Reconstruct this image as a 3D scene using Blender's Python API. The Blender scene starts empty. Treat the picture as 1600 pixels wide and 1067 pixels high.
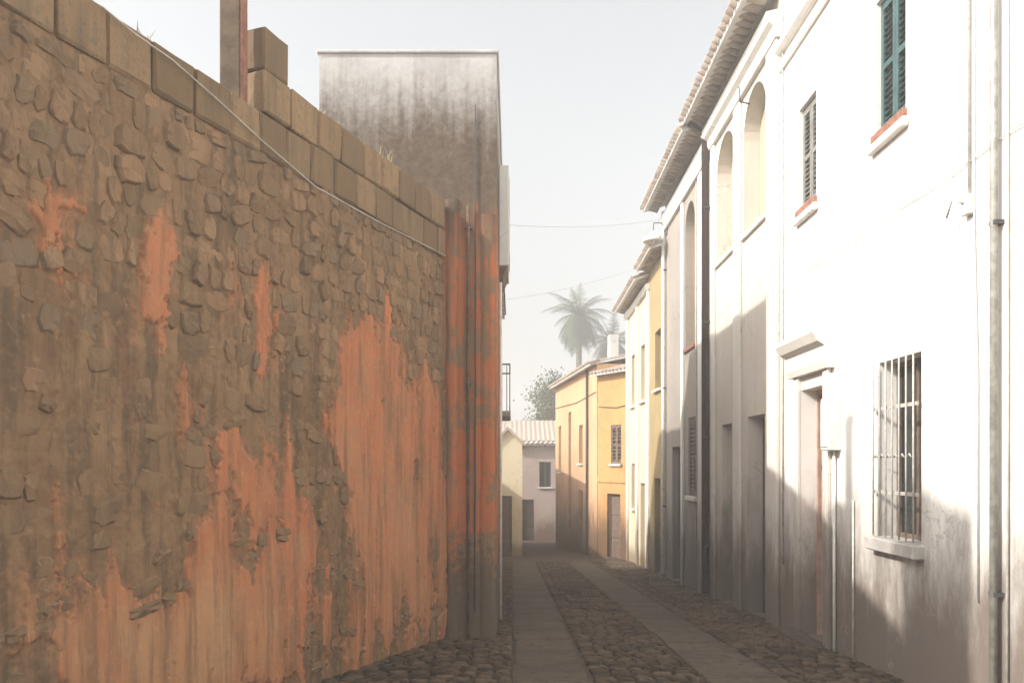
import bpy, math, random
import numpy as np
from mathutils import Vector, Matrix
random.seed(7); RNG = np.random.default_rng(11)
sc = bpy.context.scene
COL = sc.collection
R = math.radians

# ------------------------------------------------------------------ camera, sky, sun, exposure
FPX = 1250.0
cam = bpy.data.cameras.new("camera"); camo = bpy.data.objects.new("camera", cam); COL.objects.link(camo)
cam.sensor_width = 36.0; cam.lens = FPX / 1600 * 36.0
cam.shift_y = (724 - 533.5) / 1600.0
cam.clip_start = 0.05; cam.clip_end = 3000
camo.location = (0, 0, 1.6); camo.rotation_euler = (R(90), 0, 0)
sc.camera = camo

SUN_EL, SUN_AZ = R(34), R(20)          # light travels (cos az, sin az) in plan
ldir = Vector((math.cos(SUN_EL)*math.cos(SUN_AZ), math.cos(SUN_EL)*math.sin(SUN_AZ), -math.sin(SUN_EL)))
w = bpy.data.worlds.new("World"); sc.world = w; w.use_nodes = True
nt = w.node_tree; nt.nodes.clear()
sky = nt.nodes.new("ShaderNodeTexSky"); sky.sky_type = 'NISHITA'; sky.sun_disc = False
sky.sun_elevation = SUN_EL
sky.sun_rotation = math.atan2(-ldir.x, -ldir.y)
sky.air_density = 1.6; sky.dust_density = 5.0; sky.ozone_density = 1.0; sky.altitude = 0
hs = nt.nodes.new("ShaderNodeHueSaturation"); hs.inputs['Saturation'].default_value = 0.19   # milky, thinly veiled sky
bg = nt.nodes.new("ShaderNodeBackground"); bg.inputs['Strength'].default_value = 0.15
wo = nt.nodes.new("ShaderNodeOutputWorld")
nt.links.new(sky.outputs[0], hs.inputs['Color']); nt.links.new(hs.outputs[0], bg.inputs[0]); nt.links.new(bg.outputs[0], wo.inputs[0])
sl = bpy.data.lights.new("sun", 'SUN'); sl.energy = 4.0; sl.angle = R(1.0); sl.color = (1.0, 0.95, 0.87)
slo = bpy.data.objects.new("sun", sl); COL.objects.link(slo); slo.location = (-8, -6, 14)
slo.rotation_euler = ldir.to_track_quat('-Z', 'Y').to_euler()
vs = sc.view_settings; vs.view_transform = 'Standard'; vs.look = 'None'; vs.gamma = 1; vs.use_curve_mapping = False
vs.exposure = 0.75
try:
    sc.cycles.use_denoising = True; sc.cycles.max_bounces = 8; sc.cycles.volume_bounces = 1
except Exception: pass

SLOPE = 0.064
def gz(y): return -SLOPE*min(max(y, -12.0), 60.0)

# ------------------------------------------------------------------ node helpers and materials
class N:
    def __init__(s, name):
        s.m = bpy.data.materials.new(name); s.m.use_nodes = True; s.t = s.m.node_tree
        s.b = s.t.nodes['Principled BSDF']; s.b.inputs['Roughness'].default_value = .85
        s.b.inputs['Specular IOR Level'].default_value = .25
    def n(s, ty, **kw):
        x = s.t.nodes.new(ty)
        for k, v in kw.items(): setattr(x, k, v)
        return x
    def l(s, a, b): s.t.links.new(a, b)
    def pos(s): return s.n("ShaderNodeNewGeometry").outputs['Position']
    def objco(s): return s.n("ShaderNodeTexCoord").outputs['Object']
    def mapv(s, v, scale, loc=(0,0,0)):
        m = s.n("ShaderNodeMapping"); m.inputs['Scale'].default_value = scale; m.inputs['Location'].default_value = loc
        s.l(v, m.inputs['Vector']); return m.outputs[0]
    def noise(s, v, scale, detail=5, rough=.6, dist=0):
        x = s.n("ShaderNodeTexNoise"); x.inputs['Scale'].default_value = scale; x.inputs['Detail'].default_value = detail
        x.inputs['Roughness'].default_value = rough; x.inputs['Distortion'].default_value = dist
        s.l(v, x.inputs['Vector']); return x.outputs['Fac']
    def ramp(s, f, lo, hi, a=0, b=1):
        x = s.n("ShaderNodeMapRange"); x.interpolation_type = 'SMOOTHSTEP'
        for k, q in zip(('From Min','From Max','To Min','To Max'), (lo, hi, a, b)): x.inputs[k].default_value = q
        s.l(f, x.inputs['Value']); return x.outputs[0]
    def mix(s, f, a, b, mode='MIX'):
        x = s.n("ShaderNodeMix", data_type='RGBA', blend_type=mode)
        if isinstance(f, (int, float)): x.inputs[0].default_value = f
        else: s.l(f, x.inputs[0])
        for i, q in ((6, a), (7, b)):
            if isinstance(q, tuple): x.inputs[i].default_value = (*q, 1)
            else: s.l(q, x.inputs[i])
        return x.outputs[2]
    def math(s, op, a, b=0.0):
        x = s.n("ShaderNodeMath", operation=op)
        for i, q in ((0, a), (1, b)):
            if isinstance(q, (int, float)): x.inputs[i].default_value = q
            else: s.l(q, x.inputs[i])
        return x.outputs[0]
    def bump(s, h, strength=.3, dist=.02):
        x = s.n("ShaderNodeBump"); x.inputs['Strength'].default_value = strength; x.inputs['Distance'].default_value = dist
        s.l(h, x.inputs['Height']); s.l(x.outputs[0], s.b.inputs['Normal'])
    def out(s, c):
        if isinstance(c, tuple): s.b.inputs['Base Color'].default_value = (*c, 1)
        else: s.l(c, s.b.inputs['Base Color'])
        return s.m

def height_above_street(k):
    """height over the sloping street of a surface point"""
    sp = k.n("ShaderNodeSeparateXYZ"); k.l(k.pos(), sp.inputs[0])
    return k.math('ADD', sp.outputs['Z'], k.math('MULTIPLY', sp.outputs['Y'], SLOPE)), sp

def plaster(name, base, stain, dirt=(.22,.17,.13), streak=.5, dirt_shade_h=1.2, patch=.5, bump=.25):  # dirt colours the wall foot, with street shade worked into the same band
    k = N(name); p = k.pos()
    big = k.ramp(k.noise(p, .55, 5, .6), .35, .7)
    st = k.ramp(k.noise(k.mapv(p, (5.5, 5.5, .35)), 1.0, 5, .65), .48, .74)
    fine = k.noise(p, 9, 6, .65)
    c = k.mix(k.math('MULTIPLY', big, patch), base, stain)
    c = k.mix(k.math('MULTIPLY', st, streak), c, stain)
    c = k.mix(.10, c, k.mix(fine, (.15,.13,.11), (1,1,.97)))
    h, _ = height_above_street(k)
    edge = k.math('ADD', h, k.math('MULTIPLY', k.math('SUBTRACT', k.noise(k.mapv(p, (2.6,2.6,.8)), 1.0, 6, .7), .5), 1.3*dirt_shade_h))
    dm = k.ramp(edge, dirt_shade_h*1.15, dirt_shade_h*.25)
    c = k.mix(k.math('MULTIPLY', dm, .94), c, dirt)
    crack = k.noise(p, 3.2, 8, .7, .6)
    hair = k.math('MULTIPLY', k.ramp(k.math('ABSOLUTE', k.math('SUBTRACT', k.noise(p, .9, 7, .6, .4), .5)), .006, .001), k.ramp(k.noise(p, .5, 3), .48, .6))
    c = k.mix(k.math('MULTIPLY', hair, .7), c, tuple(q*.45 for q in stain))
    k.bump(k.math('ADD', k.math('MULTIPLY', k.noise(p, 1.6, 3), 1.6), k.math('ADD', k.math('MULTIPLY', fine, .35), k.math('MULTIPLY', crack, .4))), bump, .03)
    return k.out(c)

def simple(name, c, var=.25, rough=.7, scale=8, metal=0, bump=.1):
    k = N(name); p = k.objco()
    n1 = k.noise(p, scale, 5, .65)
    d = tuple(x*(1-var) for x in c); e = tuple(min(1, x*(1+var)) for x in c)
    k.b.inputs['Roughness'].default_value = rough; k.b.inputs['Metallic'].default_value = metal
    k.bump(n1, bump, .01)
    return k.out(k.mix(k.ramp(n1, .3, .7), d, e))

M = {}
M['white'] = plaster('white_limewash', (.80,.78,.74), (.66,.62,.56), (.13,.098,.076), .35, 1.9, .35)  # dark brown foot paints in the shade of the lower wall
M['cream'] = plaster('cream_limewash', (.62,.57,.50), (.46,.41,.345), (.14,.11,.09), .45, 2.1, .5)
M['taupe'] = plaster('taupe_plaster', (.29,.245,.205), (.21,.178,.15), (.10,.088,.08), .5, 2.0, .6)
M['yellowcream'] = plaster('butter_plaster', (.58,.50,.34), (.45,.375,.24), (.24,.18,.11), .4, .6, .4)
M['ochre'] = plaster('ochre_plaster', (.45,.225,.05), (.32,.145,.035), (.10,.052,.025), .6, 2.0, .7)
M['olive'] = plaster('olive_ochre_plaster', (.34,.235,.085), (.22,.15,.06), (.09,.07,.05), .6, 1.6, .6)
M['peach'] = plaster('peach_plaster', (.54,.31,.155), (.40,.21,.095), (.10,.055,.03), .7, 2.4, .7)
M['pinkgrey'] = plaster('pink_grey_plaster', (.40,.30,.27), (.30,.215,.19), (.13,.08,.058), .5, 1.5, .6)
M['palewall'] = plaster('pale_plaster', (.72,.71,.69), (.56,.54,.51), (.35,.31,.26), .5, .8, .5)
M['trim'] = plaster('trim_limewash', (.72,.69,.63), (.56,.51,.44), (.16,.125,.10), .4, 1.9, .4, .15)
M['infill'] = plaster('beige_infill', (.40,.335,.23), (.31,.26,.175), (.4,.34,.25), .4, .1, .5)
M['soffit'] = simple('grey_soffit', (.58,.555,.53), .12, .85, 3)
M['terracotta'] = simple('terracotta', (.25,.115,.08), .3, .8, 14)
M['green'] = simple('green_paint', (.03,.055,.053), .3, .5, 10)
M['greenframe'] = simple('blue_green_paint', (.05,.10,.10), .2, .6, 10)
M['darkglass'] = simple('dark_glass', (.018,.02,.02), .2, .12, 3, 0, .02)
M['barwhite'] = simple('white_iron', (.40,.385,.35), .2, .55, 20)
M['wood_pink'] = simple('dusty_wood', (.36,.235,.185), .22, .7, 4)
M['wood_dark'] = simple('dark_wood', (.055,.048,.043), .3, .6, 6)
M['wood_brown'] = simple('brown_wood', (.13,.09,.07), .3, .65, 6)
M['wood_blue'] = simple('blue_grey_wood', (.11,.125,.15), .25, .65, 6)
M['pipe_dark'] = simple('brown_pipe', (.045,.028,.022), .25, .5, 10)
M['pipe_grey'] = simple('zinc_pipe', (.33,.32,.285), .25, .5, 10, .2)
M['pipe_white'] = simple('white_pipe', (.72,.70,.66), .12, .5, 10)
M['cable'] = simple('grey_cable', (.48,.46,.42), .2, .6, 10)
M['cable_dark'] = simple('black_cable', (.05,.05,.05), .2, .6, 10)
M['iron'] = simple('iron', (.07,.07,.072), .3, .5, 14)
M['brass'] = simple('brass', (.35,.26,.12), .2, .4, 10, .8)
M['shutter_grey'] = simple('grey_shutter_paint', (.20,.195,.175), .2, .6, 6)
M['meter'] = simple('meter_box_paint', (.66,.65,.61), .1, .6, 6)
M['lampshade'] = simple('enamel_shade', (.72,.71,.68), .1, .4, 6)
M['concrete'] = simple('grey_cement', (.42,.40,.37), .2, .9, 4)
M['slate'] = simple('grey_roof', (.36,.355,.36), .2, .8, 5)
M['leaf'] = simple('palm_leaf', (.055,.075,.038), .35, .6, 3)
M['foliage'] = simple('tree_leaf', (.05,.075,.03), .35, .6, 3)
M['bark'] = simple('bark', (.12,.095,.075), .3, .9, 8)
M['drygrass'] = simple('dry_grass', (.34,.29,.17), .3, .8, 8)

def mat_tile():
    k = N('roof_tile'); oi = k.n("ShaderNodeObjectInfo").outputs['Random']; p = k.pos()
    c = k.mix(oi, (.26,.19,.15), (.40,.33,.27))
    c = k.mix(k.ramp(k.noise(p, 7, 6, .7), .45, .7), c, (.33,.32,.29))
    k.bump(k.noise(p, 30, 4), .3, .01); return k.out(c)
M['tile'] = mat_tile()

def mat_block():
    k = N('tuff_block'); oi = k.n("ShaderNodeObjectInfo").outputs['Random']; p = k.pos()
    c = k.mix(oi, (.165,.105,.056), (.29,.19,.105))
    c = k.mix(k.ramp(k.noise(k.mapv(p,(6,6,.8)), 1, 6, .65), .42, .72), c, (.145,.10,.058))
    c = k.mix(k.ramp(k.noise(p, 14, 6, .7), .5, .7), c, (.15,.12,.08))
    vo = k.n("ShaderNodeTexVoronoi"); vo.inputs['Scale'].default_value = 38; k.l(p, vo.inputs['Vector'])
    k.bump(k.math('ADD', k.noise(p, 22, 6, .7), k.ramp(vo.outputs['Distance'], .0, .35)), .5, .012); return k.out(c)
M['block'] = mat_block()

def mat_stone():
    k = N('rubble_stone'); oi = k.n("ShaderNodeObjectInfo").outputs['Random']; p = k.pos()
    cr = k.n("ShaderNodeValToRGB"); k.l(oi, cr.inputs[0])
    e = cr.color_ramp.elements; e[0].color = (.175,.112,.062,1); e[1].color = (.29,.185,.105,1)
    for q, c in ((.25,(.23,.145,.08,1)), (.5,(.19,.135,.085,1)), (.75,(.27,.16,.088,1))):
        x = e.new(q); x.color = c
    c = k.mix(k.ramp(k.noise(k.mapv(p,(7,7,1.4)), 1, 6, .7), .4, .7), cr.outputs[0], (.15,.098,.056))
    c = k.mix(k.ramp(k.noise(p, 16, 6, .7), .58, .8), c, (.28,.2,.12))
    k.bump(k.noise(p, 26, 8, .7), .6, .015); return k.out(c)
M['stone'] = mat_stone()

def mat_masonry():
    """old render and mortar; attribute 'plaster' = painted plaster that is still in place, 'fade' = sun-bleached paint"""
    k = N('old_render'); p = k.pos()
    a = k.n("ShaderNodeAttribute", attribute_name='plaster').outputs['Fac']
    f = k.n("ShaderNodeAttribute", attribute_name='fade').outputs['Fac']
    vert = k.noise(k.mapv(p, (9,9,.7)), 1, 6, .65)
    fine = k.noise(p, 12, 8, .7)
    brown = k.mix(k.ramp(k.noise(p, 1.3, 6, .65), .35, .68), (.185,.110,.058), (.27,.168,.092))
    brown = k.mix(k.ramp(vert, .42, .66), brown, (.115,.076,.043))
    brown = k.mix(k.math('MULTIPLY', k.ramp(fine, .5, .75), .5), brown, (.33,.23,.13))
    org = k.mix(k.ramp(k.noise(p, 2.1, 6, .65), .35, .7), (.56,.165,.07), (.45,.17,.082))
    org = k.mix(k.ramp(k.noise(p, 5.5, 7, .7, .3), .45, .72, 0, .75), org, (.33,.175,.095))
    org = k.mix(f, org, (.54,.30,.155))
    org = k.mix(k.math('MULTIPLY', k.ramp(vert, .42, .68), .72), org, (.20,.118,.064))
    org = k.mix(k.math('MULTIPLY', k.ramp(fine, .5, .72), .35), org, (.56,.31,.18))
    pk = k.n("ShaderNodeAttribute", attribute_name='paint').outputs['Fac']
    soft = k.math('MULTIPLY', k.ramp(k.math('ADD', a, k.math('MULTIPLY', k.math('SUBTRACT', k.math('ADD', fine, vert), 1.0), .8)), .10, .80), .78)
    am = k.math('MAXIMUM', soft, k.math('MULTIPLY', k.ramp(pk, .35, .65), k.ramp(k.math('ADD', vert, k.math('MULTIPLY', fine, .5)), 1.02, .50, .30, .86)))
    k.bump(k.math('ADD', k.noise(p, 30, 6, .7), k.math('MULTIPLY', k.noise(p, 6, 5, .6), 1.5)), .55, .014)
    return k.out(k.mix(am, brown, org))
M['masonry'] = mat_masonry()
M['pillar'] = simple('brown_mortar', (.115,.082,.055), .35, .9, 6, 0, .4)

def mat_lfront():
    """front of the tall corner house: grey cement render above, worn brown band, orange paint below"""
    k = N('corner_house_render'); p = k.pos()
    h, sp = height_above_street(k); z = sp.outputs['Z']; x = sp.outputs['X']
    vert = k.noise(k.mapv(p, (7,7,.45)), 1, 6, .65)
    vert2 = k.noise(k.mapv(p, (13,13,.35), (3,1,0)), 1, 6, .6)
    fine = k.noise(p, 11, 8, .7)
    grey = k.mix(k.ramp(k.noise(p, 1.2, 6, .6), .3, .7), (.42,.41,.405), (.52,.51,.50))
    grey = k.mix(k.math('MULTIPLY', k.ramp(vert, .45, .75), .4), grey, (.26,.24,.225))
    brown = k.mix(k.ramp(fine, .35, .7), (.078,.055,.038), (.125,.09,.062))
    org = k.mix(k.ramp(k.noise(p, 1.6, 6, .6), .35, .7), (.46,.145,.06), (.38,.16,.08))
    org = k.mix(k.math('MULTIPLY', k.ramp(vert2, .46, .66), .8), org, (.20,.115,.065))
    zz = k.math('ADD', z, k.math('MULTIPLY', k.math('SUBTRACT', vert, .5), 1.5))
    zz = k.math('ADD', zz, k.math('MULTIPLY', k.math('SUBTRACT', fine, .5), .7))
    chip = k.ramp(k.math('ADD', k.noise(p, 2.6, 8, .7, .4), k.math('MULTIPLY', k.math('SUBTRACT', vert2, .5), .5)), .50, .55)
    org = k.mix(k.math('MULTIPLY', chip, .85), org, k.mix(fine, (.17,.115,.07), (.27,.19,.12)))
    c = k.mix(k.ramp(zz, 4.1, 5.2), org, brown)
    c = k.mix(k.ramp(zz, 5.65, 7.05), c, grey)
    zb = k.math('ADD', h, k.math('MULTIPLY', k.math('SUBTRACT', vert2, .5), 2.0))
    c = k.mix(k.ramp(k.math('ADD', zb, k.math('MULTIPLY', k.math('SUBTRACT', fine, .5), 1.6)), 1.5, .7), c, k.mix(fine, (.085,.065,.045), (.16,.12,.085)))
    k.bump(k.math('ADD', k.noise(p, 25, 6, .7), k.math('MULTIPLY', k.noise(p, 4, 5, .6), 1.6)), .45, .015)
    return k.out(c)
M['lfront'] = mat_lfront()

def mat_sett(name, a, b):
    k = N(name); oi = k.n("ShaderNodeObjectInfo").outputs['Random']; p = k.pos()
    cell = k.n("ShaderNodeTexWhiteNoise", noise_dimensions='3D')
    sn = k.n("ShaderNodeVectorMath", operation='SNAP'); k.l(p, sn.inputs[0]); sn.inputs[1].default_value = (.35,.35,5); k.l(sn.outputs[0], cell.inputs['Vector'])
    c = k.mix(k.math('FRACT', k.math('ADD', oi, k.math('MULTIPLY', cell.outputs[0], .8))), a, b)
    c = k.mix(k.ramp(k.noise(p, 9, 6, .7), .45, .7), c, tuple(x*.6 for x in a))
    k.b.inputs['Roughness'].default_value = .8; k.b.inputs['Specular IOR Level'].default_value = .12
    k.bump(k.noise(p, 22, 6, .7), .35, .01); return k.out(c)
M['sett'] = mat_sett('basalt_sett', (.040,.028,.018), (.130,.093,.062))
M['slab'] = mat_sett('lava_slab', (.080,.064,.047), (.112,.091,.069))
def mat_ground():
    k = N('dirt'); p = k.pos()
    c = k.mix(k.ramp(k.noise(p, 3, 8, .7), .35, .7), (.045,.034,.024), (.08,.062,.045))
    k.bump(k.noise(p, 20, 6, .7), .5, .02); return k.out(c)
M['dirt'] = mat_ground()

# ------------------------------------------------------------------ mesh helpers
class MB:
    def __init__(s): s.v = []; s.f = []
    def quad(s, *pts):
        i = len(s.v); s.v += [tuple(p) for p in pts]; s.f.append(tuple(range(i, i+len(pts)))); return s
    def box(s, x0, x1, y0, y1, z0, z1, bev=0.0):
        if bev <= 0:
            i = len(s.v)
            s.v += [(x,y,z) for z in (z0,z1) for y in (y0,y1) for x in (x0,x1)]
            for f in ((0,2,3,1),(4,5,7,6),(0,1,5,4),(2,6,7,3),(0,4,6,2),(1,3,7,5)): s.f.append(tuple(i+q for q in f))
            return s
        b = bev; i = len(s.v); 
        P = []
        for (x, sx) in ((x0,1),(x1,-1)):
            for (y, sy) in ((y0,1),(y1,-1)):
                for (z, sz) in ((z0,1),(z1,-1)):
                    P += [(x, y+sy*b, z+sz*b), (x+sx*b, y, z+sz*b), (x+sx*b, y+sy*b, z)]
        s.v += P
        def c(a,b_,c_,k): return i + ((a*2+b_)*2+c_)*3 + k
        for a in (0,1):
            q = [c(a,0,0,0), c(a,1,0,0), c(a,1,1,0), c(a,0,1,0)]; s.f.append(tuple(q if a else q[::-1]))
            q = [c(0,a,0,1), c(0,a,1,1), c(1,a,1,1), c(1,a,0,1)]; s.f.append(tuple(q if a else q[::-1]))
            q = [c(0,0,a,2), c(1,0,a,2), c(1,1,a,2), c(0,1,a,2)]; s.f.append(tuple(q if a else q[::-1]))
        for a in (0,1):
            for b_ in (0,1):
                s.f.append((c(a,b_,0,0), c(a,b_,1,0), c(a,b_,1,1), c(a,b_,0,1)))
                s.f.append((c(a,0,b_,0), c(a,1,b_,0), c(a,1,b_,2), c(a,0,b_,2)))
                s.f.append((c(0,a,b_,1), c(1,a,b_,1), c(1,a,b_,2), c(0,a,b_,2)))
                for c_ in (0,1): s.f.append((c(a,b_,c_,0), c(a,b_,c_,1), c(a,b_,c_,2)))
        return s
    def tube(s, pts, r, n=8, caps=True):
        pts = [Vector(p) for p in pts]; rings = []
        for k, p in enumerate(pts):
            d = (pts[min(k+1, len(pts)-1)] - pts[max(k-1, 0)]).normalized()
            a = d.orthogonal().normalized() if abs(d.z) < .95 else Vector((1,0,0)).cross(d).normalized()
            if abs(d.z) < .95: a = Vector((0,0,1)).cross(d).normalized()
            b = d.cross(a).normalized(); rr = r[k] if isinstance(r, (list, tuple)) else r
            i = len(s.v); s.v += [tuple(p + rr*(math.cos(2*math.pi*j/n)*a + math.sin(2*math.pi*j/n)*b)) for j in range(n)]; rings.append(i)
        for k in range(len(rings)-1):
            for j in range(n):
                s.f.append((rings[k]+j, rings[k]+(j+1)%n, rings[k+1]+(j+1)%n, rings[k+1]+j))
        if caps:
            s.f.append(tuple(rings[0]+j for j in range(n))[::-1]); s.f.append(tuple(rings[-1]+j for j in range(n)))
        return s
    def prism(s, prof, x0, x1, axis=0):
        """profile (a,b) extruded along axis 0 (x: a=y,b=z) or 1 (y: a=x,b=z)"""
        i = len(s.v); n = len(prof)
        for q in (x0, x1):
            for a, b in prof: s.v.append((q, a, b) if axis == 0 else (a, q, b))
        for j in range(n): s.f.append((i+j, i+(j+1)%n, i+n+(j+1)%n, i+n+j))
        s.f.append(tuple(i+j for j in range(n))[::-1]); s.f.append(tuple(i+n+j for j in range(n)))
        return s
    def mesh(s, name, mat, smooth=False):
        me = bpy.data.meshes.new(name); me.from_pydata(s.v, [], s.f); me.materials.append(mat)
        me.update()
        import bmesh
        bm = bmesh.new(); bm.from_mesh(me); bmesh.ops.recalc_face_normals(bm, faces=bm.faces); bm.to_mesh(me); bm.free()
        if smooth: me.shade_smooth()
        return me
    def build(s, name, mat, parent=None, smooth=False, kind=None):
        return link(name, s.mesh(name, mat, smooth), parent, kind)

def link(name, me, parent=None, kind=None):
    o = bpy.data.objects.new(name, me); COL.objects.link(o)
    if parent is not None: o.parent = parent
    if kind: o['kind'] = kind
    return o
def tag(o, label, cat, group=None):
    o['label'] = label; o['category'] = cat
    if group: o['group'] = group
    return o
def thing(name, label, cat, loc, rz=0, group=None):
    o = bpy.data.objects.new(name, None); COL.objects.link(o); o.location = loc; o.rotation_euler = (0,0,rz); o.empty_display_size = .3
    return tag(o, label, cat, group)

# value noise in numpy
def vnoise(u, v, seed):
    g = np.random.default_rng(seed).random((64, 64))
    iu = np.floor(u).astype(int); iv = np.floor(v).astype(int); fu = u-iu; fv = v-iv
    fu = fu*fu*(3-2*fu); fv = fv*fv*(3-2*fv)
    G = lambda a, b: g[a % 64, b % 64]
    return (G(iu,iv)*(1-fu)+G(iu+1,iv)*fu)*(1-fv)+(G(iu,iv+1)*(1-fu)+G(iu+1,iv+1)*fu)*fv
def fbm(u, v, seed, o=5, g=.55):
    t = 0; a = 1; n = 0
    for k in range(o): t = t + a*vnoise(u*2**k, v*2**k, seed+k); n += a; a *= g
    return t/n
def sstep(x, a, b):
    t = np.clip((x-a)/(b-a), 0, 1); return t*t*(3-2*t)

# ------------------------------------------------------------------ ground and street
def build_ground():
    xs = [-250,-60,-20,-8,-4,0,4,8,20,60,250]; ys = [-250,-60,-30,-12]+list(range(-8,61,4))+[62,80,120,250]
    m = MB(); i0 = {}
    for j, y in enumerate(ys):
        for i, x in enumerate(xs): m.v.append((x, y, gz(y)))
    n = len(xs)
    for j in range(len(ys)-1):
        for i in range(n-1): m.f.append((j*n+i, j*n+i+1, (j+1)*n+i+1, (j+1)*n+i))
    return m.build('ground', M['dirt'], kind='structure')
build_ground()

LW = lambda y: .36*y - 4.57                  # plan line of the street face of the old wall
def xl(y): return LW(y)-.1 if y < 10.3 else (-.3 if y < 16 else -.45)
def xr(y): return 3.6 + .016*y + .1
street = bpy.data.objects.new('street', None); COL.objects.link(street); street['kind'] = 'structure'
street.location = (1.5, 9, gz(9))
def sloped(x, y, dz=0): return Vector((x-1.5, y-9, gz(y)-gz(9)+dz))

def sett_proto(seed):
    rr = random.Random(seed); m = MB(); n = 8
    base = [(-.5,-.36),(-.36,-.5),(.36,-.5),(.5,-.36),(.5,.36),(.36,.5),(-.36,.5),(-.5,.36)]
    base = [(a*(1+rr.uniform(-.09,.05)), b*(1+rr.uniform(-.09,.05))) for a, b in base]
    for sc_, z in ((1.0,-.06),(1.0,-.004),(.82,.016)):
        for a, b in base: m.v.append((a*sc_, b*sc_, z + (rr.uniform(-.004,.004) if z > 0 else 0)))
    m.v.append((rr.uniform(-.1,.1), rr.uniform(-.1,.1), .022))
    for k in range(2):
        for j in range(n): m.f.append((k*n+j, k*n+(j+1)%n, (k+1)*n+(j+1)%n, (k+1)*n+j))
    for j in range(n): m.f.append((2*n+j, 2*n+(j+1)%n, 3*n))
    return m.mesh('sett', M['sett'], True)
setts = [sett_proto(k) for k in range(9)]
TRACKS = [(.02, .76), (1.88, 2.62)]
tilt = -math.atan(SLOPE)
spots = []
y = 5.2; row = 0
while y < 27:
    d = random.uniform(.15, .19); x = xl(y) + random.uniform(0, .15); end = xr(y)
    while x < end:
        wd = random.uniform(.14, .25); a, b = x, min(x+wd, end); cx = (a+b)/2
        inside = False
        for t0, t1 in TRACKS:
            if b > t0-.01 and a < t1+.01:
                if a < t0-.07: b = t0-.015
                elif a >= t0-.07: inside = True; x = t1+.015
                cx = (a+b)/2
        if inside: continue
        if b-a > .06: spots.append((cx, y+d/2, b-a-.018, d-.018))
        x = b
    y += d
spots_vis = [q for q in spots if q[1] > 7.25]
near = sorted(spots_vis, key=lambda q: q[1])[:300]
nearset = set(near)
def sett_matrix(q):
    cx, cy, wd, d = q
    return (Matrix.Translation(sloped(cx, cy, .012+random.uniform(-.009,.009))) @ Matrix.Rotation(tilt+random.uniform(-.05,.05), 4, 'X')
            @ Matrix.Rotation(random.uniform(-.06,.06), 4, 'Y') @ Matrix.Rotation(random.uniform(-.09,.09), 4, 'Z') @ Matrix.Diagonal((wd, d, 1, 1)))
for q in near:
    o = link('sett', random.choice(setts), street); o.matrix_local = sett_matrix(q)
m = MB()
protos = [([v.co.copy() for v in me.vertices], [tuple(p.vertices) for p in me.polygons]) for me in setts]
for q in spots:
    if q in nearset: continue
    mt = sett_matrix(q); vv, ff = random.choice(protos); i = len(m.v)
    m.v += [tuple(mt @ c) for c in vv]; m.f += [tuple(i+k for k in f) for f in ff]
m.build('far_setts', M['sett'], street, True, 'stuff')
for t0, t1 in TRACKS:
    y = 5.2
    while y < 27:
        L = random.uniform(.55, 1.05)
        mm = MB().box(-(t1-t0)/2+random.uniform(-.02,.03), (t1-t0)/2-random.uniform(-.02,.03), -L/2+.007, L/2-.007, -.08, .02, .010)
        o = mm.build('paving_slab', M['slab'], street)
        o.matrix_local = Matrix.Translation(sloped((t0+t1)/2, y+L/2, random.uniform(-.004,.004))) @ Matrix.Rotation(tilt, 4, 'X') @ Matrix.Rotation(random.uniform(-.012,.012), 4, 'Y') @ Matrix.Rotation(random.uniform(-.012,.012), 4, 'Z')
        y += L

# ------------------------------------------------------------------ the old rubble wall
WY0, WY1 = 3.95, 10.28
P0 = Vector((LW(WY0), WY0, 0)); P1 = Vector((LW(WY1), WY1, 0)); WL = (P1-P0).length; WA = math.atan2(P1.y-P0.y, P1.x-P0.x)
wall = thing('rubble_wall', 'tall old wall with peeling orange plaster and exposed stones along the street', 'wall', (P0.x, P0.y, gz(WY0)), WA)
WB = gz(WY0)                                  # local z = world z - WB ; local y < 0 = street side
def y_of_u(u): return WY0 + u*math.sin(WA)
def u_of_px(x): return (FPX*4.57/(800+450-x) - WY0)/math.sin(WA)
def wz_of_px(x, v): Y = FPX*4.57/(1250-x); return 1.6 + (724-v)/FPX*Y
C0, C1, C2, C3 = 4.22, 4.59, 4.96, 5.33       # block courses (world z)
U_PIER = (5.02-WY0)/math.sin(WA)
U_STEP = (6.80-WY0)/math.sin(WA)
PATCH = [ # pixel x, v, radius x, radius v, weight, bleached
 (630,700,75,190,1.15,.1),(590,840,70,130,.8,.3),(660,900,60,150,.7,.5),(560,640,25,110,.5,.2),(350,820,60,170,.85,.3),(330,990,130,130,.9,.9),
 (440,840,55,140,.55,.1),(415,700,14,120,.5,.2),(455,760,10,130,.45,.2),(245,400,28,150,.7,.4),(125,350,34,90,.5,.5),(70,320,14,70,.35,.4),(365,400,14,90,.42,.3),
 (410,470,14,110,.5,.1),(240,180,14,50,.6,.3),(110,950,90,90,.55,.6),(290,640,14,70,.5,.1),(200,540,14,80,.3,.1),(520,1000,90,90,.5,.6),(95,830,14,70,.4,.1),(470,960,60,80,.5,.4),(160,1040,80,50,.5,.5)]
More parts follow.
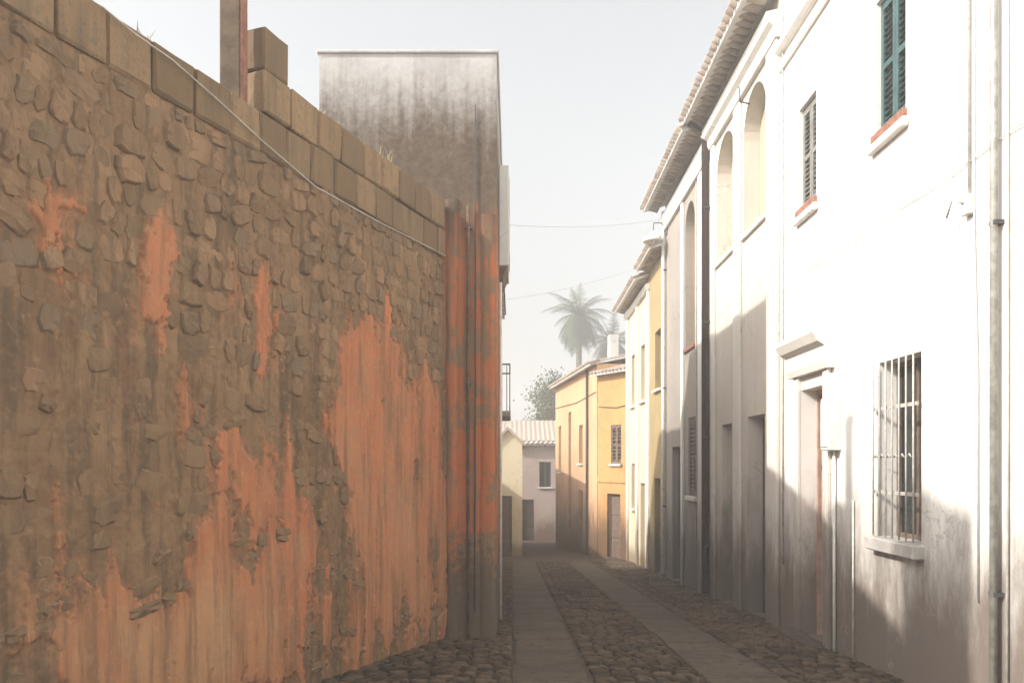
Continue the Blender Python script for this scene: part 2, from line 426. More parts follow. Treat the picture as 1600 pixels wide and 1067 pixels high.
def build_masonry():
    z0 = -.95; nu = 600; nz = 500
    us = np.linspace(0, WL, nu); U = us[None,:].repeat(nz, 0)
    top = np.full_like(us, C1-.005)
    T = np.linspace(0, 1, nz)[:,None]
    Z = z0 + T*(top[None,:]-z0)
    Y = WY0 + U*math.sin(WA)
    px = 1250 - FPX*4.57/Y; pv = 724 - (Z-1.6)*FPX/Y
    A = np.zeros_like(U); F = np.zeros_like(U)
    warp = (fbm(U*2.5, Z*1.1, 5)-.5); warp2 = (fbm(U*6, Z*2.2, 15)-.5)
    for x, v, rx, rv, wt, fd in PATCH:
        uc = u_of_px(x); ru = (u_of_px(x+rx)-u_of_px(x-rx))/2; zc = wz_of_px(x, v); rz = rv/FPX*(FPX*4.57/(1250-x))
        d = np.sqrt(((U-uc)/ru)**2 + ((Z-zc)/rz)**2) + warp*1.5 + warp2*.8
        g = np.clip(1.35-d, 0, 1)*wt
        A = A + g*.9; F = F + g*fd
    streak = fbm(U*9, Z*.55, 21, 5, .6)
    A = A + (streak-.5)*.85 + (fbm(U*2.2, Z*2.0, 33, 6, .62)-.5)*1.3
    A = A - sstep(Z, 3.0, 4.0)*.35
    A = np.clip(A, 0, 1.2); F = np.clip(F*.9 + (fbm(U*2, Z, 44)-.5)*.6, 0, 1)
    mask = sstep(A + (fbm(U*9, Z*9, 50, 5, .65)-.5)*.75, .42, .50)
    rough = (fbm(U*3, Z*3, 60, 6, .6)-.5)
    D = mask*.020 + rough*.06*(1-.55*mask) + (fbm(U*18, Z*18, 70, 4)-.5)*.02*(1-.7*mask)
    D = D + (fbm(U*.5, Z*.5, 80, 2)-.5)*.08
    D = np.where(Z > C0-.03, -.012 + rough*.02, D)
    V = np.stack([U, -D, Z-WB], -1).reshape(-1,3)
    idx = np.arange(nu*nz).reshape(nz, nu)
    Fq = np.stack([idx[:-1,:-1], idx[:-1,1:], idx[1:,1:], idx[1:,:-1]], -1).reshape(-1,4)
    me = bpy.data.meshes.new('masonry')
    # body behind the face
    faces = [tuple(f) for f in Fq.tolist()]
    verts = V.tolist(); i = len(verts)
    tv = [[float(us[k]), .55, float(top[k])-WB] for k in range(nu)]; bv = [[float(us[k]), .55, z0-WB] for k in range(nu)]
    verts += tv + bv
    for k in range(nu-1):
        faces.append((int(idx[-1,k]), int(idx[-1,k+1]), i+k+1, i+k)); faces.append((i+k, i+k+1, i+nu+k+1, i+nu+k))
    faces.append(tuple([int(q) for q in idx[::-1,0]] + [i+nu, i])[::-1])
    faces.append(tuple([int(q) for q in idx[:,-1]] + [i+nu-1, i+nu+nu-1]))
    me.from_pydata(verts, [], faces); me.materials.append(M['masonry'])
    for nm, arr in (('plaster', A), ('fade', F), ('paint', mask)):
        at = me.attributes.new(nm, 'FLOAT', 'POINT'); full = np.zeros(len(verts), dtype=np.float32); full[:nu*nz] = arr.reshape(-1); at.data.foreach_set('value', full)
    me.update(); me.shade_smooth()
    link('masonry', me, wall)
    return lambda u, z: (float(mask[int(np.clip((z-z0)/(np.interp(u, us, top)-z0)*(nz-1), 0, nz-1)), int(np.clip(u/WL*(nu-1), 0, nu-1))]),
                         float(D[int(np.clip((z-z0)/(np.interp(u, us, top)-z0)*(nz-1), 0, nz-1)), int(np.clip(u/WL*(nu-1), 0, nu-1))]))
look = build_masonry()
# tuff blocks
def course(z0, z1, ua, ub, off, th=.40):
    u = ua
    first = True
    while u < ub-.05:
        L = random.uniform(.36, .43)*(off if first else 1); first = False
        e = min(u+L, ub)
        if ub-e < .12: e = ub
        p = random.uniform(.012, .030)
        bk = MB().box(u+.006, e-.006, -p, th, z0-WB+.007, z1-WB-.006+random.uniform(-.006,.003), random.uniform(.010,.024))
        bk.v = [(a_+random.uniform(-.007,.007), b_+random.uniform(-.008,.008), c_+random.uniform(-.007,.004)) for a_, b_, c_ in bk.v]
        bk.build('block', M['block'], wall)
        u = e
course(C0, C1, .0, WL-.01, .6)
for k_ in range(4): course(C1+.37*k_, C1+.37*k_+.37, .0, U_PIER, .6+.25*(k_%2))
course(C1, C2, U_STEP, WL-.01, 1.0, .2)
course(C2, C3, U_STEP, (7.14-WY0)/math.sin(WA), .8, .2)
# rubble stones, each one bedded in the face
def stone_proto(seed):
    rr = random.Random(seed); m = MB(); n = 11; rings = [(1.0,.0),(.96,.62),(.80,.95)]
    ang = [2*math.pi*(k+rr.uniform(-.25,.25))/n for k in range(n)]; rad = [rr.uniform(.78,1.08) for _ in range(n)]
    for s_, h in rings:
        for a, r_ in zip(ang, rad):
            ca, sa = math.cos(a), math.sin(a); q = 1/max(abs(ca), abs(sa))**.8
            js = 1+rr.uniform(-.1,.1); m.v.append((.5*r_*s_*ca*q*js, -h*(1+rr.uniform(-.28,.2)), .5*r_*s_*sa*q*js))
    m.v.append((rr.uniform(-.08,.08), -1.0*(1+rr.uniform(-.1,.1)), rr.uniform(-.08,.08)))
    for k in range(2):
        for j in range(n): m.f.append((k*n+j, k*n+(j+1)%n, (k+1)*n+(j+1)%n, (k+1)*n+j))
    for j in range(n): m.f.append((2*n+j, 2*n+(j+1)%n, 3*n))
    m.f.append(tuple(range(n))[::-1])
    me = m.mesh('stone', M['stone'], True); me.set_sharp_from_angle(angle=R(28)); return me
stones = [stone_proto(100+k) for k in range(10)]
cnt = 0; z = -.35; slots = []
while z < C0-.10:
    rh = random.uniform(.10, .21); 
    if z+rh > C0-.01: rh = C0-.015-z
    u = random.uniform(0, .2)
    while u < WL-.1:
        L = random.choice((random.uniform(.09,.17), random.uniform(.16,.34))); uc = u+L/2; zc = z+rh/2+random.uniform(-.02,.02)
        mk, dd = look(min(uc, WL-.05), zc)
        prob = .96 if zc > 3.0 else (.85 if zc > 2.4 else .55)
        if mk < .5 and random.random() < prob and u+L < WL-.02:
            bury = random.uniform(.018,.030) if zc > 2.6 else random.uniform(.024,.040)
            slots.append((zc + random.uniform(-.3,.3), Matrix.Translation((uc, -dd+bury, zc-WB)) @ Matrix.Rotation(random.uniform(-.3,.3), 4, 'Y')
                @ Matrix.Diagonal((L*random.uniform(.9,1.1), random.uniform(.026,.056), rh*random.uniform(.9,1.12), 1))))
        u += L
    z += rh
slots.sort(key=lambda q: -q[0])
for _, mt in slots[:290]:
    o = link('stone', random.choice(stones), wall); o.matrix_local = mt
m = MB(); sp_ = [([v.co.copy() for v in me.vertices], [tuple(p.vertices) for p in me.polygons]) for me in stones]
for _, mt in slots[290:]:
    vv, ff = random.choice(sp_); i = len(m.v); m.v += [tuple(mt @ c) for c in vv]; m.f += [tuple(i+k for k in f) for f in ff]
if m.v: 
    o = m.build('buried_stones', M['stone'], wall, True, 'stuff'); o.data.set_sharp_from_angle(angle=R(28))
# a loose cable along the wall
pts = []
for x, v in ((150,14),(200,55),(260,96),(330,157),(405,225),(487,294),(580,345),(690,400)):
    u = u_of_px(x); zz = wz_of_px(x, v); pts.append((u, -.055, zz-WB))
MB().tube(pts, .006, 6).build('cable', M['cable'], wall, True)

# pillar standing on the wall
pil = thing('wall_pillar', 'brown masonry pillar with a red painted flank standing on the rubble wall', 'pillar', (-2.325, 6.68, C1+.003), 0)
a = MB().box(-.09,.08, -.08,.08, 0, 1.75, .01); a.build('shaft', M['pillar'], pil)
MB().box(.0815,.093, -.075,.075, 0, 1.74, .004).build('red_flank', M['terracotta'], pil)
MB().box(-.12,.12, -.11,.11, 1.751, 1.85, .015).build('cap', M['concrete'], pil)

# ------------------------------------------------------------------ generic house pieces
class House:
    """local x runs along the facade, +y comes out of it, z up; every coordinate below is local x / y and WORLD z"""
    def __init__(s, name, label, origin, rz, cat='house', group=None):
        s.zb = gz(origin[1]); s.e = thing(name, label, cat, (origin[0], origin[1], s.zb), rz, group)
        s.inv = (Matrix.Translation((origin[0], origin[1], s.zb)) @ Matrix.Rotation(rz, 4, 'Z')).inverted()
    def add(s, name, mb, mat, parent=None, smooth=False, kind=None):
        mb.v = [(x, y, z-s.zb) for x, y, z in mb.v]
        return mb.build(name, mat, parent or s.e, smooth, kind)

def arc_pts(a, b, z1, n=14):
    r = (b-a)/2; return [((a+b)/2 - r*math.cos(math.pi*k/n), z1-r + r*math.sin(math.pi*k/n)) for k in range(n+1)]
def facade(s0, s1, z0, z1, ops, depth=6.0, close=True):
    m = MB()
    xs = sorted({s0, s1} | {q for o in ops for q in (o['s0'], o['s1'])}); zs = sorted({z0, z1} | {q for o in ops for q in (o['z0'], o['z1'])})
    for i in range(len(xs)-1):
        for j in range(len(zs)-1):
            cx, cz = (xs[i]+xs[i+1])/2, (zs[j]+zs[j+1])/2
            if any(o['s0'] < cx < o['s1'] and o['z0'] < cz < o['z1'] for o in ops): continue
            m.quad((xs[i],0,zs[j]), (xs[i],0,zs[j+1]), (xs[i+1],0,zs[j+1]), (xs[i+1],0,zs[j]))
    for o in ops:
        a, b, c, d, dp = o['s0'], o['s1'], o['z0'], o['z1'], o.get('depth', .22)
        if o.get('arch'):
            A = arc_pts(a, b, d); r = (b-a)/2; h = len(A)//2
            for k in range(h): m.quad((a,0,d), (A[k][0],0,A[k][1]), (A[k+1][0],0,A[k+1][1]))
            for k in range(h, len(A)-1): m.quad((b,0,d), (A[k][0],0,A[k][1]), (A[k+1][0],0,A[k+1][1]))
            out = [(a,c)] + A + [(b,c)]
        else: out = [(a,c),(a,d),(b,d),(b,c)]
        for k in range(len(out)):
            p, q = out[k], out[(k+1)%len(out)]
            m.quad((p[0],0,p[1]), (q[0],0,q[1]), (q[0],-dp,q[1]), (p[0],-dp,p[1]))
    if close:
        m.quad((s0,0,z0),(s0,-depth,z0),(s0,-depth,z1),(s0,0,z1)); m.quad((s1,0,z0),(s1,0,z1),(s1,-depth,z1),(s1,-depth,z0))
        m.quad((s0,-depth,z0),(s1,-depth,z0),(s1,-depth,z1),(s0,-depth,z1)); m.quad((s0,0,z1),(s0,-depth,z1),(s1,-depth,z1),(s1,0,z1))
    return m
def backfill(H, o, mat, name='infill'):
    a, b, c, d, dp = o['s0'], o['s1'], o['z0'], o['z1'], o.get('depth', .22)
    return H.add(name, MB().box(a-.05, b+.05, -dp-.06, -dp-.002, c-.05, d+.05), mat)
def leaf_door(H, o, mat, leaves=1, name='door'):
    a, b, c, d, dp = o['s0'], o['s1'], o['z0'], o['z1'], o.get('depth', .22)
    y = -dp
    dr = H.add(name, MB().box(a-.02, b+.02, y-.05, y+.0, c-.05, d+.02), mat)
    wdt = (b-a)/leaves
    for k in range(leaves):
        x0, x1 = a+k*wdt+.05, a+(k+1)*wdt-.05
        hs_ = [c+.12, c+(d-c)*.34, c+(d-c)*.68, d-.08]
        for q in range(3):
            H.add('panel', MB().box(x0, x1, y+.001, y+.022, hs_[q]+.03, hs_[q+1]-.03, .012), mat, dr)
    H.add('door_frame', MB().box(a, a+.05, y+.002, y+.06, c, d).box(b-.05, b, y+.002, y+.06, c, d).box(a+.05, b-.05, y+.002, y+.06, d-.06, d), mat, dr)
    H.add('handle', MB().tube([(a+.1, y+.03, c+1.05), (a+.1, y+.07, c+1.05), (a+.2, y+.07, c+1.05)], .010, 6), M['brass'], dr, True)
    return dr
def sash_window(H, o, frame_mat, sill=True):
    a, b, c, d, dp = o['s0'], o['s1'], o['z0'], o['z1'], o.get('depth', .22); y = -dp; t = .05
    wn = H.add('window', MB().box(a,a+t,y-.05,y+.01,c,d).box(b-t,b,y-.05,y+.01,c,d).box(a+t,b-t,y-.05,y+.01,c,c+t).box(a+t,b-t,y-.05,y+.01,d-t,d).box((a+b)/2-.025,(a+b)/2+.025,y-.045,y+.015,c+t,d-t), frame_mat)
    for p, q in ((a+t, (a+b)/2-.025), ((a+b)/2+.025, b-t)):
        H.add('pane', MB().box(p, q, y-.03, y-.02, c+t, d-t), M['darkglass'], wn)
    H.add('back_board', MB().box(a-.04, b+.04, y-.4, y-.38, c-.04, d+.04), M['wood_dark'], wn)
    if sill: H.add('sill', MB().box(a-.08, b+.08, -dp+.012, .09, c-.07, c+.004, .01), M['trim'], wn)
    return wn
def louvre_shutters(H, o, frame_mat, slat_mat, y=-.06, step=.062):
    a, b, c, d = o['s0'], o['s1'], o['z0'], o['z1']; mid = (a+b)/2; t = .055
    for x0, x1 in ((a+.004, mid-.003), (mid+.003, b-.004)):
        fr = H.add('shutter', MB().box(x0,x0+t,y-.02,y+.02,c+.004,d-.004).box(x1-t,x1,y-.02,y+.02,c+.004,d-.004).box(x0+t,x1-t,y-.02,y+.02,c+.004,c+.1).box(x0+t,x1-t,y-.02,y+.02,d-.1,d-.004).box(x0+t,x1-t,y-.019,y+.021,(c+d)/2-.03,(c+d)/2+.03), frame_mat)
        zz = c+.12
        while zz < d-.13:
            if abs(zz+.02-(c+d)/2) > .06:
                H.add('slat', MB().prism([(y-.018, zz+.04), (y-.012, zz+.045), (y+.016, zz+.008), (y+.010, zz+.002)], x0+t, x1-t), slat_mat, fr)
            zz += step
def tile_mesh(L, r):
    m = MB(); n = 7
    for yy, rr in ((0, r), (-L, r*.82)):
        for k in range(n): 
            a = math.pi*k/(n-1); m.v.append((rr*math.cos(a), yy, rr*math.sin(a)))
        for k in range(n):
            a = math.pi*k/(n-1); m.v.append(((rr-.014)*math.cos(a), yy, (rr-.014)*math.sin(a)))
    for k in range(n-1):
        m.f += [(k,k+1,2*n+k+1,2*n+k), (n+k,3*n+k,3*n+k+1,n+k+1), (k,n+k,n+k+1,k+1), (2*n+k,2*n+k+1,3*n+k+1,3*n+k)]
    m.f += [(0,2*n,3*n,n), (n-1,2*n-1,4*n-1,3*n-1)]
    return m.mesh('tile', M['tile'], True)
TILE = tile_mesh(.46, .085)
def tiled_roof(H, s0, s1, z, over=.55, depth=6.0, pitch=17, tiles=True, wall_top=None, step=.2, thick=.09):
    """lean of tiles rising from an eave that overhangs the facade; z = underside at the outer edge"""
    tp = math.tan(R(pitch)); D = depth/2
    prof = [(over, z), (over, z+thick), (-D, z+thick+(over+D)*tp), (-depth-over, z+thick), (-depth-over, z), (-D, z+(over+D)*tp)]
    rf = H.add('roof', MB().prism(prof, s0, s1), M['soffit'])
    # channel tiles as one ribbed sheet, cover tiles at the eave as pieces
    m = MB(); n = max(2, int((s1-s0)/step)); st = (s1-s0)/n; k = 0
    for i in range(n*4+1):
        x = s0+(s1-s0)*i/(n*4); hgt = .02+.05*abs(math.sin(math.pi*i/4))
        m.v += [(x, over-.30 if tiles else over+.03, z+thick+hgt+(.30 if tiles else -.03)*tp), (x, -D, z+thick+hgt+(over+D)*tp), (x, -depth-over, z+thick+hgt)]
    for i in range(n*4):
        for j in (0,1): m.f.append((i*3+j, i*3+3+j, i*3+4+j, i*3+1+j))
    H.add('tile_rows', m, M['tile'], rf, True, 'stuff')
    if tiles:
        for i in range(n+1):
            o = link('tile', TILE, rf); o.location = (min(max(s0+st*i, s0+.05), s1-.05), over+.06+random.uniform(-.012,.012), z+thick-.012-H.zb); o.rotation_euler = (-R(pitch), 0, random.uniform(-.03,.03))
        for i in range(n):
            o = link('tile', TILE, rf); o.location = (s0+st*(i+.5), over+.08+random.uniform(-.01,.01), z+thick+.068-H.zb); o.rotation_euler = (-R(pitch), R(180), random.uniform(-.03,.03))
    return rf
def clips(H, x, y, zs, parent, r=.05):
    for zz in zs: H.add('pipe_clip', MB().box(x-r-.012, x+r+.012, .0, y+r*.6, zz, zz+.03), M['iron'], parent)

RA = math.atan2(1.0, .016)                   # right-hand row: local x runs up the street
def rp(s): return (3.6+.016*s, s)
def rhouse(name, label, s): return House(name, label, rp(s), RA)
BIG = -2.2

# ---- near white house (street coordinate s; local x = s - S0)
S0 = 6.0
A = rhouse('white_house', 'bright white limewashed house with green louvred window and barred window', S0)
ops = {
 'green': dict(s0=7.56-S0, s1=8.20-S0, z0=4.95, z1=6.30, depth=.16),
 'small': dict(s0=9.88-S0, s1=10.50-S0, z0=4.90, z1=6.22, depth=.16),
 'grille': dict(s0=7.26-S0, s1=8.16-S0, z0=.86, z1=2.62, depth=.20),
 'door': dict(s0=9.55-S0, s1=10.42-S0, z0=-.62, z1=2.55, depth=.26)}
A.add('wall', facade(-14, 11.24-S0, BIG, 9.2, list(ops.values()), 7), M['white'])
o = ops['green']; louvre_shutters(A, o, M['greenframe'], M['green'], -.07)
backfill(A, o, M['wood_dark'], 'window_back')
A.add('terracotta_sill', MB().box(o['s0']-.03, o['s1']+.03, -.155, .05, 4.86, 4.952, .01), M['terracotta'])
A.add('sill_ledge', MB().box(o['s0']-.07, o['s1']+.07, .001, .07, 4.765, 4.858, .012), M['trim'])
o = ops['small']; louvre_shutters(A, o, M['shutter_grey'], M['shutter_grey'], -.07)
backfill(A, o, M['wood_dark'], 'window_back')
A.add('terracotta_sill', MB().box(o['s0']-.03, o['s1']+.03, -.155, .05, 4.81, 4.902, .01), M['terracotta'])
A.add('sill_ledge', MB().box(o['s0']-.07, o['s1']+.07, .001, .07, 4.715, 4.808, .012), M['trim'])
o = ops['grille']; sash_window(A, o, M['wood_brown'], False)
A.add('sill', MB().box(o['s0']-.06, o['s1']+.06, -.195, .11, .73, .862, .012), M['concrete'])
gr = A.add('window_grille', MB().box(o['s0']-.02, o['s1']+.02, .035, .047, 1.30, 1.335), M['barwhite'])
A.add('cross_bar', MB().box(o['s0']-.02, o['s1']+.02, .035, .047, 2.13, 2.165), M['barwhite'], gr)
for k in range(7):
    x = o['s0']+.03+k*(o['s1']-o['s0']-.06)/6
    A.add('bar', MB().tube([(x,.060,.875),(x,.060,2.60)], .009, 6), M['barwhite'], gr, True)
    if k < 6:
        xm = x+(o['s1']-o['s0']-.06)/12
        A.add('knot', MB().tube([(xm-.03,.06,1.66),(xm,.062,1.69),(xm+.03,.06,1.66)], .009, 6), M['barwhite'], gr, True)
o = ops['door']; dr = leaf_door(A, o, M['wood_pink'], 2)
jb = MB().box(o['s0']-.16, o['s0']-.001, .001, .05, -.9, 2.72, .008); A.add('door_jamb', jb, M['trim'])
jb = MB().box(o['s1']+.001, o['s1']+.16, .001, .05, -.9, 2.72, .008); A.add('door_jamb', jb, M['trim'])
A.add('door_hood', MB().prism([(.001,2.721),(.09,2.721),(.12,2.80),(.12,2.98),(.20,3.03),(.26,3.13),(.26,3.18),(.001,3.24)], o['s0']-.26, o['s1']+.26), M['trim'])
A.add('door_step', MB().box(o['s0']-.1, o['s1']+.1, .0, .26, -1.1, -.56, .015), M['slab'])
for z0, z1, p in ((7.06,7.16,.06),(7.30,7.42,.10)):
    A.add('moulding', MB().prism([(.001,z0),(p*.6,z0),(p,z0+.04),(p,z1),(.001,z1)], -14, 11.22-S0), M['trim'])
tiled_roof(A, -14, 11.23-S0, 9.0, .5, 7, 17, False)
pp = A.add('drainpipe', MB().tube([(6.04-S0,.06,9.0),(6.04-S0,.06,-.6)], .028, 10), M['pipe_grey'], None, True); clips(A, 6.04-S0, .06, (6.2,3.4,.6), pp, .028)
A.add('cable', MB().tube([(5.93-S0,.02,9.0),(5.93-S0,.02,2.0),(5.94-S0,.02,-.3)], .010, 6), M['cable'], None, True)
A.add('cable', MB().tube([(6.45-S0,.018,8.8),(6.45-S0,.018,3.75)], .014, 6), M['cable'], None, True)
A.add('cable', MB().tube([(6.38-S0,.016,8.8),(6.38-S0,.016,3.5),(6.33-S0,.016,2.3),(6.33-S0,.016,.5)], .007, 6), M['cable'], None, True)
bx = A.add('junction_box', MB().box(6.40-S0,6.50-S0,.0,.06,3.60,3.76,.006), M['meter'])
A.add('insulator', MB().tube([(6.45-S0,.06,3.70),(6.52-S0,.12,3.74),(6.60-S0,.12,3.62)], .011, 6), M['cable'], bx, True)
pts = []
for k in range(0, 41):
    s_ = -2+k*.33; pts.append((s_-S0, .018+.006*math.sin(k*1.7), 4.05-.03*abs(math.sin(k*.52))))
A.add('cable', MB().tube([p for p in pts if p[0] < 11.2-S0], .005, 6), M['cable'], None, True)
A.add('cable', MB().tube([(11.1-S0,.02,8.9),(11.1-S0,.02,7.5),(11.08-S0,.025,5.2),(11.1-S0,.02,3.9),(11.1-S0,.02,0.2)], .014, 6), M['cable'], None, True)
mb_ = A.add('meter_box', MB().box(9.10-S0, 9.36-S0, .0, .14, 1.75, 2.35, .01), M['meter'])
A.add('meter_door', MB().box(9.13-S0, 9.33-S0, .1405, .152, 1.79, 2.31, .004), M['meter'], mb_)
A.add('conduit', MB().tube([(9.23-S0,.03,1.745),(9.23-S0,.03,-.6)], .018, 6), M['pipe_white'], None, True)
A.add('conduit', MB().tube([(8.72-S0,.02,1.2),(8.72-S0,.02,-.5)], .012, 6), M['cable'], None, True)

# ---- arcaded cream house
S0 = 11.25
B = rhouse('arcaded_house', 'cream house with tall blind arches under tiled eaves beside the white house', S0)
opB = [dict(s0=11.92-S0, s1=13.16-S0, z0=5.33, z1=7.52, arch=True, depth=.26), dict(s0=13.72-S0, s1=15.0-S0, z0=5.33, z1=7.52, arch=True, depth=.26),
       dict(s0=12.0-S0, s1=12.92-S0, z0=-.80, z1=2.35, depth=.30), dict(s0=13.9-S0, s1=14.6-S0, z0=-.9, z1=2.3, depth=.25)]
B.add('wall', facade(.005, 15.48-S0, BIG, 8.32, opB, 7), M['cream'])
for o in opB[:2]:
    backfill(B, o, M['infill'], 'arch_infill')
    B.add('sill', MB().box(o['s0']-.04, o['s1']+.04, -.255, .05, 5.25, 5.333, .01), M['trim'])
leaf_door(B, opB[2], M['wood_dark'], 2); leaf_door(B, opB[3], M['wood_brown'], 1)
for a_, b_ in ((11.30,11.78),(13.26,13.64),(15.06,15.30)):
    B.add('pilaster', MB().box(a_-S0, b_-S0, .001, .055, -1.3, 7.60, .01), M['trim'])
B.add('cornice', MB().prism([(.001,7.61),(.07,7.61),(.10,7.68),(.10,7.76),(.17,7.82),(.20,7.90),(.20,7.96),(.001,8.0)], .01, 15.47-S0), M['trim'])
B.add('pipe_bracket', MB().tube([(12.7-S0,.03,7.3),(12.7-S0,.18,7.34),(12.7-S0,.2,7.58)], .012, 6), M['iron'], None, True)
tiled_roof(B, .01, 15.49-S0, 8.14, .54, 7)
pp = B.add('drainpipe', MB().tube([(15.42-S0,.42,8.16),(15.42-S0,.12,7.9),(15.42-S0,.12,-.9)], .075, 10), M['pipe_dark'], None, True); clips(B, 15.42-S0, .12, (6.5,4.3,2.1,.0), pp, .075)
B.add('cable', MB().tube([(11.85-S0,.02,7.5),(11.84-S0,.02,4.0),(11.86-S0,.02,-.4)], .010, 6), M['cable'], None, True)

# ---- taupe house
S0 = 15.5
C = rhouse('taupe_house', 'taupe plastered house with one tall arched recess and blue grey door', S0)
opC = [dict(s0=16.95-S0, s1=17.95-S0, z0=4.15, z1=7.3, arch=True, depth=.24), dict(s0=16.75-S0, s1=17.6-S0, z0=.9, z1=2.6, depth=.14), dict(s0=18.5-S0, s1=19.5-S0, z0=-1.2, z1=2.0, depth=.2)]
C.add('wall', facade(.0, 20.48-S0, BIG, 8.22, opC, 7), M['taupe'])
backfill(C, opC[0], M['infill'], 'arch_infill'); C.add('sill', MB().box(opC[0]['s0']-.04, opC[0]['s1']+.04, -.235, .05, 4.06, 4.153, .01), M['terracotta'])
louvre_shutters(C, opC[1], M['wood_brown'], M['wood_brown'], -.05, .09); backfill(C, opC[1], M['wood_dark'], 'window_back')
C.add('sill', MB().box(opC[1]['s0']-.06, opC[1]['s1']+.06, -.13, .07, .80, .898, .01), M['trim'])
leaf_door(C, opC[2], M['wood_blue'], 2)
C.add('pilaster', MB().box(.12, .95, .001, .05, -1.5, 7.5, .01), M['trim'])
C.add('pilaster', MB().box(18.05-S0, 18.28-S0, .001, .05, -1.5, 7.5, .01), M['trim'])
C.add('cornice', MB().prism([(.001,7.52),(.07,7.52),(.10,7.60),(.16,7.70),(.16,7.82),(.001,7.86)], .02, 20.46-S0), M['trim'])
tiled_roof(C, .0, 20.50-S0, 8.02, .56, 7)
C.add('cable', MB().tube([(16.7-S0,.02,7.5),(16.72-S0,.02,4.0),(16.7-S0,.02,-.4)], .012, 6), M['cable'], None, True)
pp = C.add('drainpipe', MB().tube([(20.36-S0,.07,8.0),(20.36-S0,.07,-1.2)], .05, 8), M['pipe_white'], None, True); clips(C, 20.36-S0, .07, (6.5,3.5,.5), pp)

# ---- olive ochre and butter houses further down
S0 = 20.5
Dh = rhouse('olive_house', 'narrow olive ochre house squeezed between the taupe and butter coloured houses', S0)
opD = [dict(s0=.7, s1=1.6, z0=3.6, z1=5.2, depth=.16), dict(s0=.75, s1=1.7, z0=-1.45, z1=1.2, depth=.2)]
Dh.add('wall', facade(.02, 2.48, BIG-.3, 7.25, opD, 7), M['olive']); sash_window(Dh, opD[0], M['wood_brown']); leaf_door(Dh, opD[1], M['wood_dark'], 2)
tiled_roof(Dh, .02, 2.48, 7.1, .4, 7)
S0 = 23.0
E = rhouse('butter_house', 'pale butter yellow house with cream strips and narrow windows', S0)
opE = [dict(s0=1.0, s1=1.8, z0=3.5, z1=5.2, depth=.16), dict(s0=3.2, s1=4.0, z0=3.5, z1=5.2, depth=.16), dict(s0=1.0, s1=1.9, z0=-1.6, z1=1.0, depth=.2), dict(s0=3.2, s1=4.0, z0=.1, z1=1.6, depth=.16)]
E.add('wall', facade(.0, 5.1, BIG-.6, 7.0, opE, 7), M['yellowcream'])
for q in (0,1,3): sash_window(E, opE[q], M['wood_blue'])
leaf_door(E, opE[2], M['wood_brown'], 1)
for a_ in (.03, 2.3, 4.7): E.add('pilaster', MB().box(a_, a_+.35, .001, .06, -2, 6.6, .01), M['trim'])
E.add('cornice', MB().prism([(.001,6.61),(.08,6.61),(.14,6.75),(.001,6.8)], .0, 5.1), M['trim'])
tiled_roof(E, .0, 5.12, 6.86, .45, 7)

# ---- houses across the bend, free polygons: front runs from p to q (outward to the left of travel q->p)
def fhouse(name, label, p, q):
    d = Vector((q[0]-p[0], q[1]-p[1])); return House(name, label, p, math.atan2(d.y, d.x)), d.length
F, fl = fhouse('ochre_house', 'deep ochre house standing across the bend of the street', (4.25, 28.2), (3.22, 30.0))
opF = [dict(s0=.65, s1=1.25, z0=1.6, z1=3.0, depth=.14), dict(s0=.7, s1=1.5, z0=-2.0, z1=.5, depth=.18)]
F.add('wall', facade(.0, fl, -3, 4.95, opF, 5), M['ochre']); louvre_shutters(F, opF[0], M['wood_brown'], M['wood_brown'], -.05, .12); backfill(F, opF[0], M['wood_dark'], 'window_back'); leaf_door(F, opF[1], M['wood_brown'], 1)
F.add('band', MB().box(0, fl, .001, .04, .9, 1.05, .01), M['ochre'])
F.add('cable', MB().tube([(.1,.03,3.7),(.9,.03,3.62),(fl-.1,.03,3.72)], .014, 5), M['cable_dark'], None, True)
F.add('sill', MB().box(.58, 1.32, .0, .09, 1.5, 1.595, .01), M['concrete'])
tiled_roof(F, -.05, fl+.05, 4.85, .3, 5, 15)
G, gl = fhouse('peach_house', 'long peach house with narrow dark openings past the ochre house', (3.20, 30.06), (2.16, 39.7))
opG = [dict(s0=5.4, s1=6.1, z0=-1.5+.2, z1=3.9, depth=.18), dict(s0=2.8, s1=3.6, z0=1.6, z1=3.2, depth=.16), dict(s0=8.0, s1=8.8, z0=1.2, z1=3.4, depth=.16), dict(s0=2.8, s1=3.7, z0=-2.1, z1=.5, depth=.2)]
G.add('wall', facade(.0, gl, -3.5, 5.35, opG, 5), M['peach'])
leaf_door(G, opG[0], M['wood_dark'], 1); leaf_door(G, opG[3], M['wood_brown'], 1); sash_window(G, opG[1], M['wood_brown']); sash_window(G, opG[2], M['wood_brown'])
pp = G.add('drainpipe', MB().tube([(1.6,.07,5.3),(1.6,.07,-2)], .05, 8), M['pipe_dark'], None, True)
tiled_roof(G, -.02, gl+.05, 5.28, .3, 5, 12)
G.add('cable', MB().tube([(.2,.03,4.3),(4,.03,4.18),(gl-.3,.03,4.32)], .014, 5), M['cable_dark'], None, True)
ch = G.add('chimney', MB().box(.3, .65, -.9, -.55, 5.6, 6.5, .01), M['palewall'])

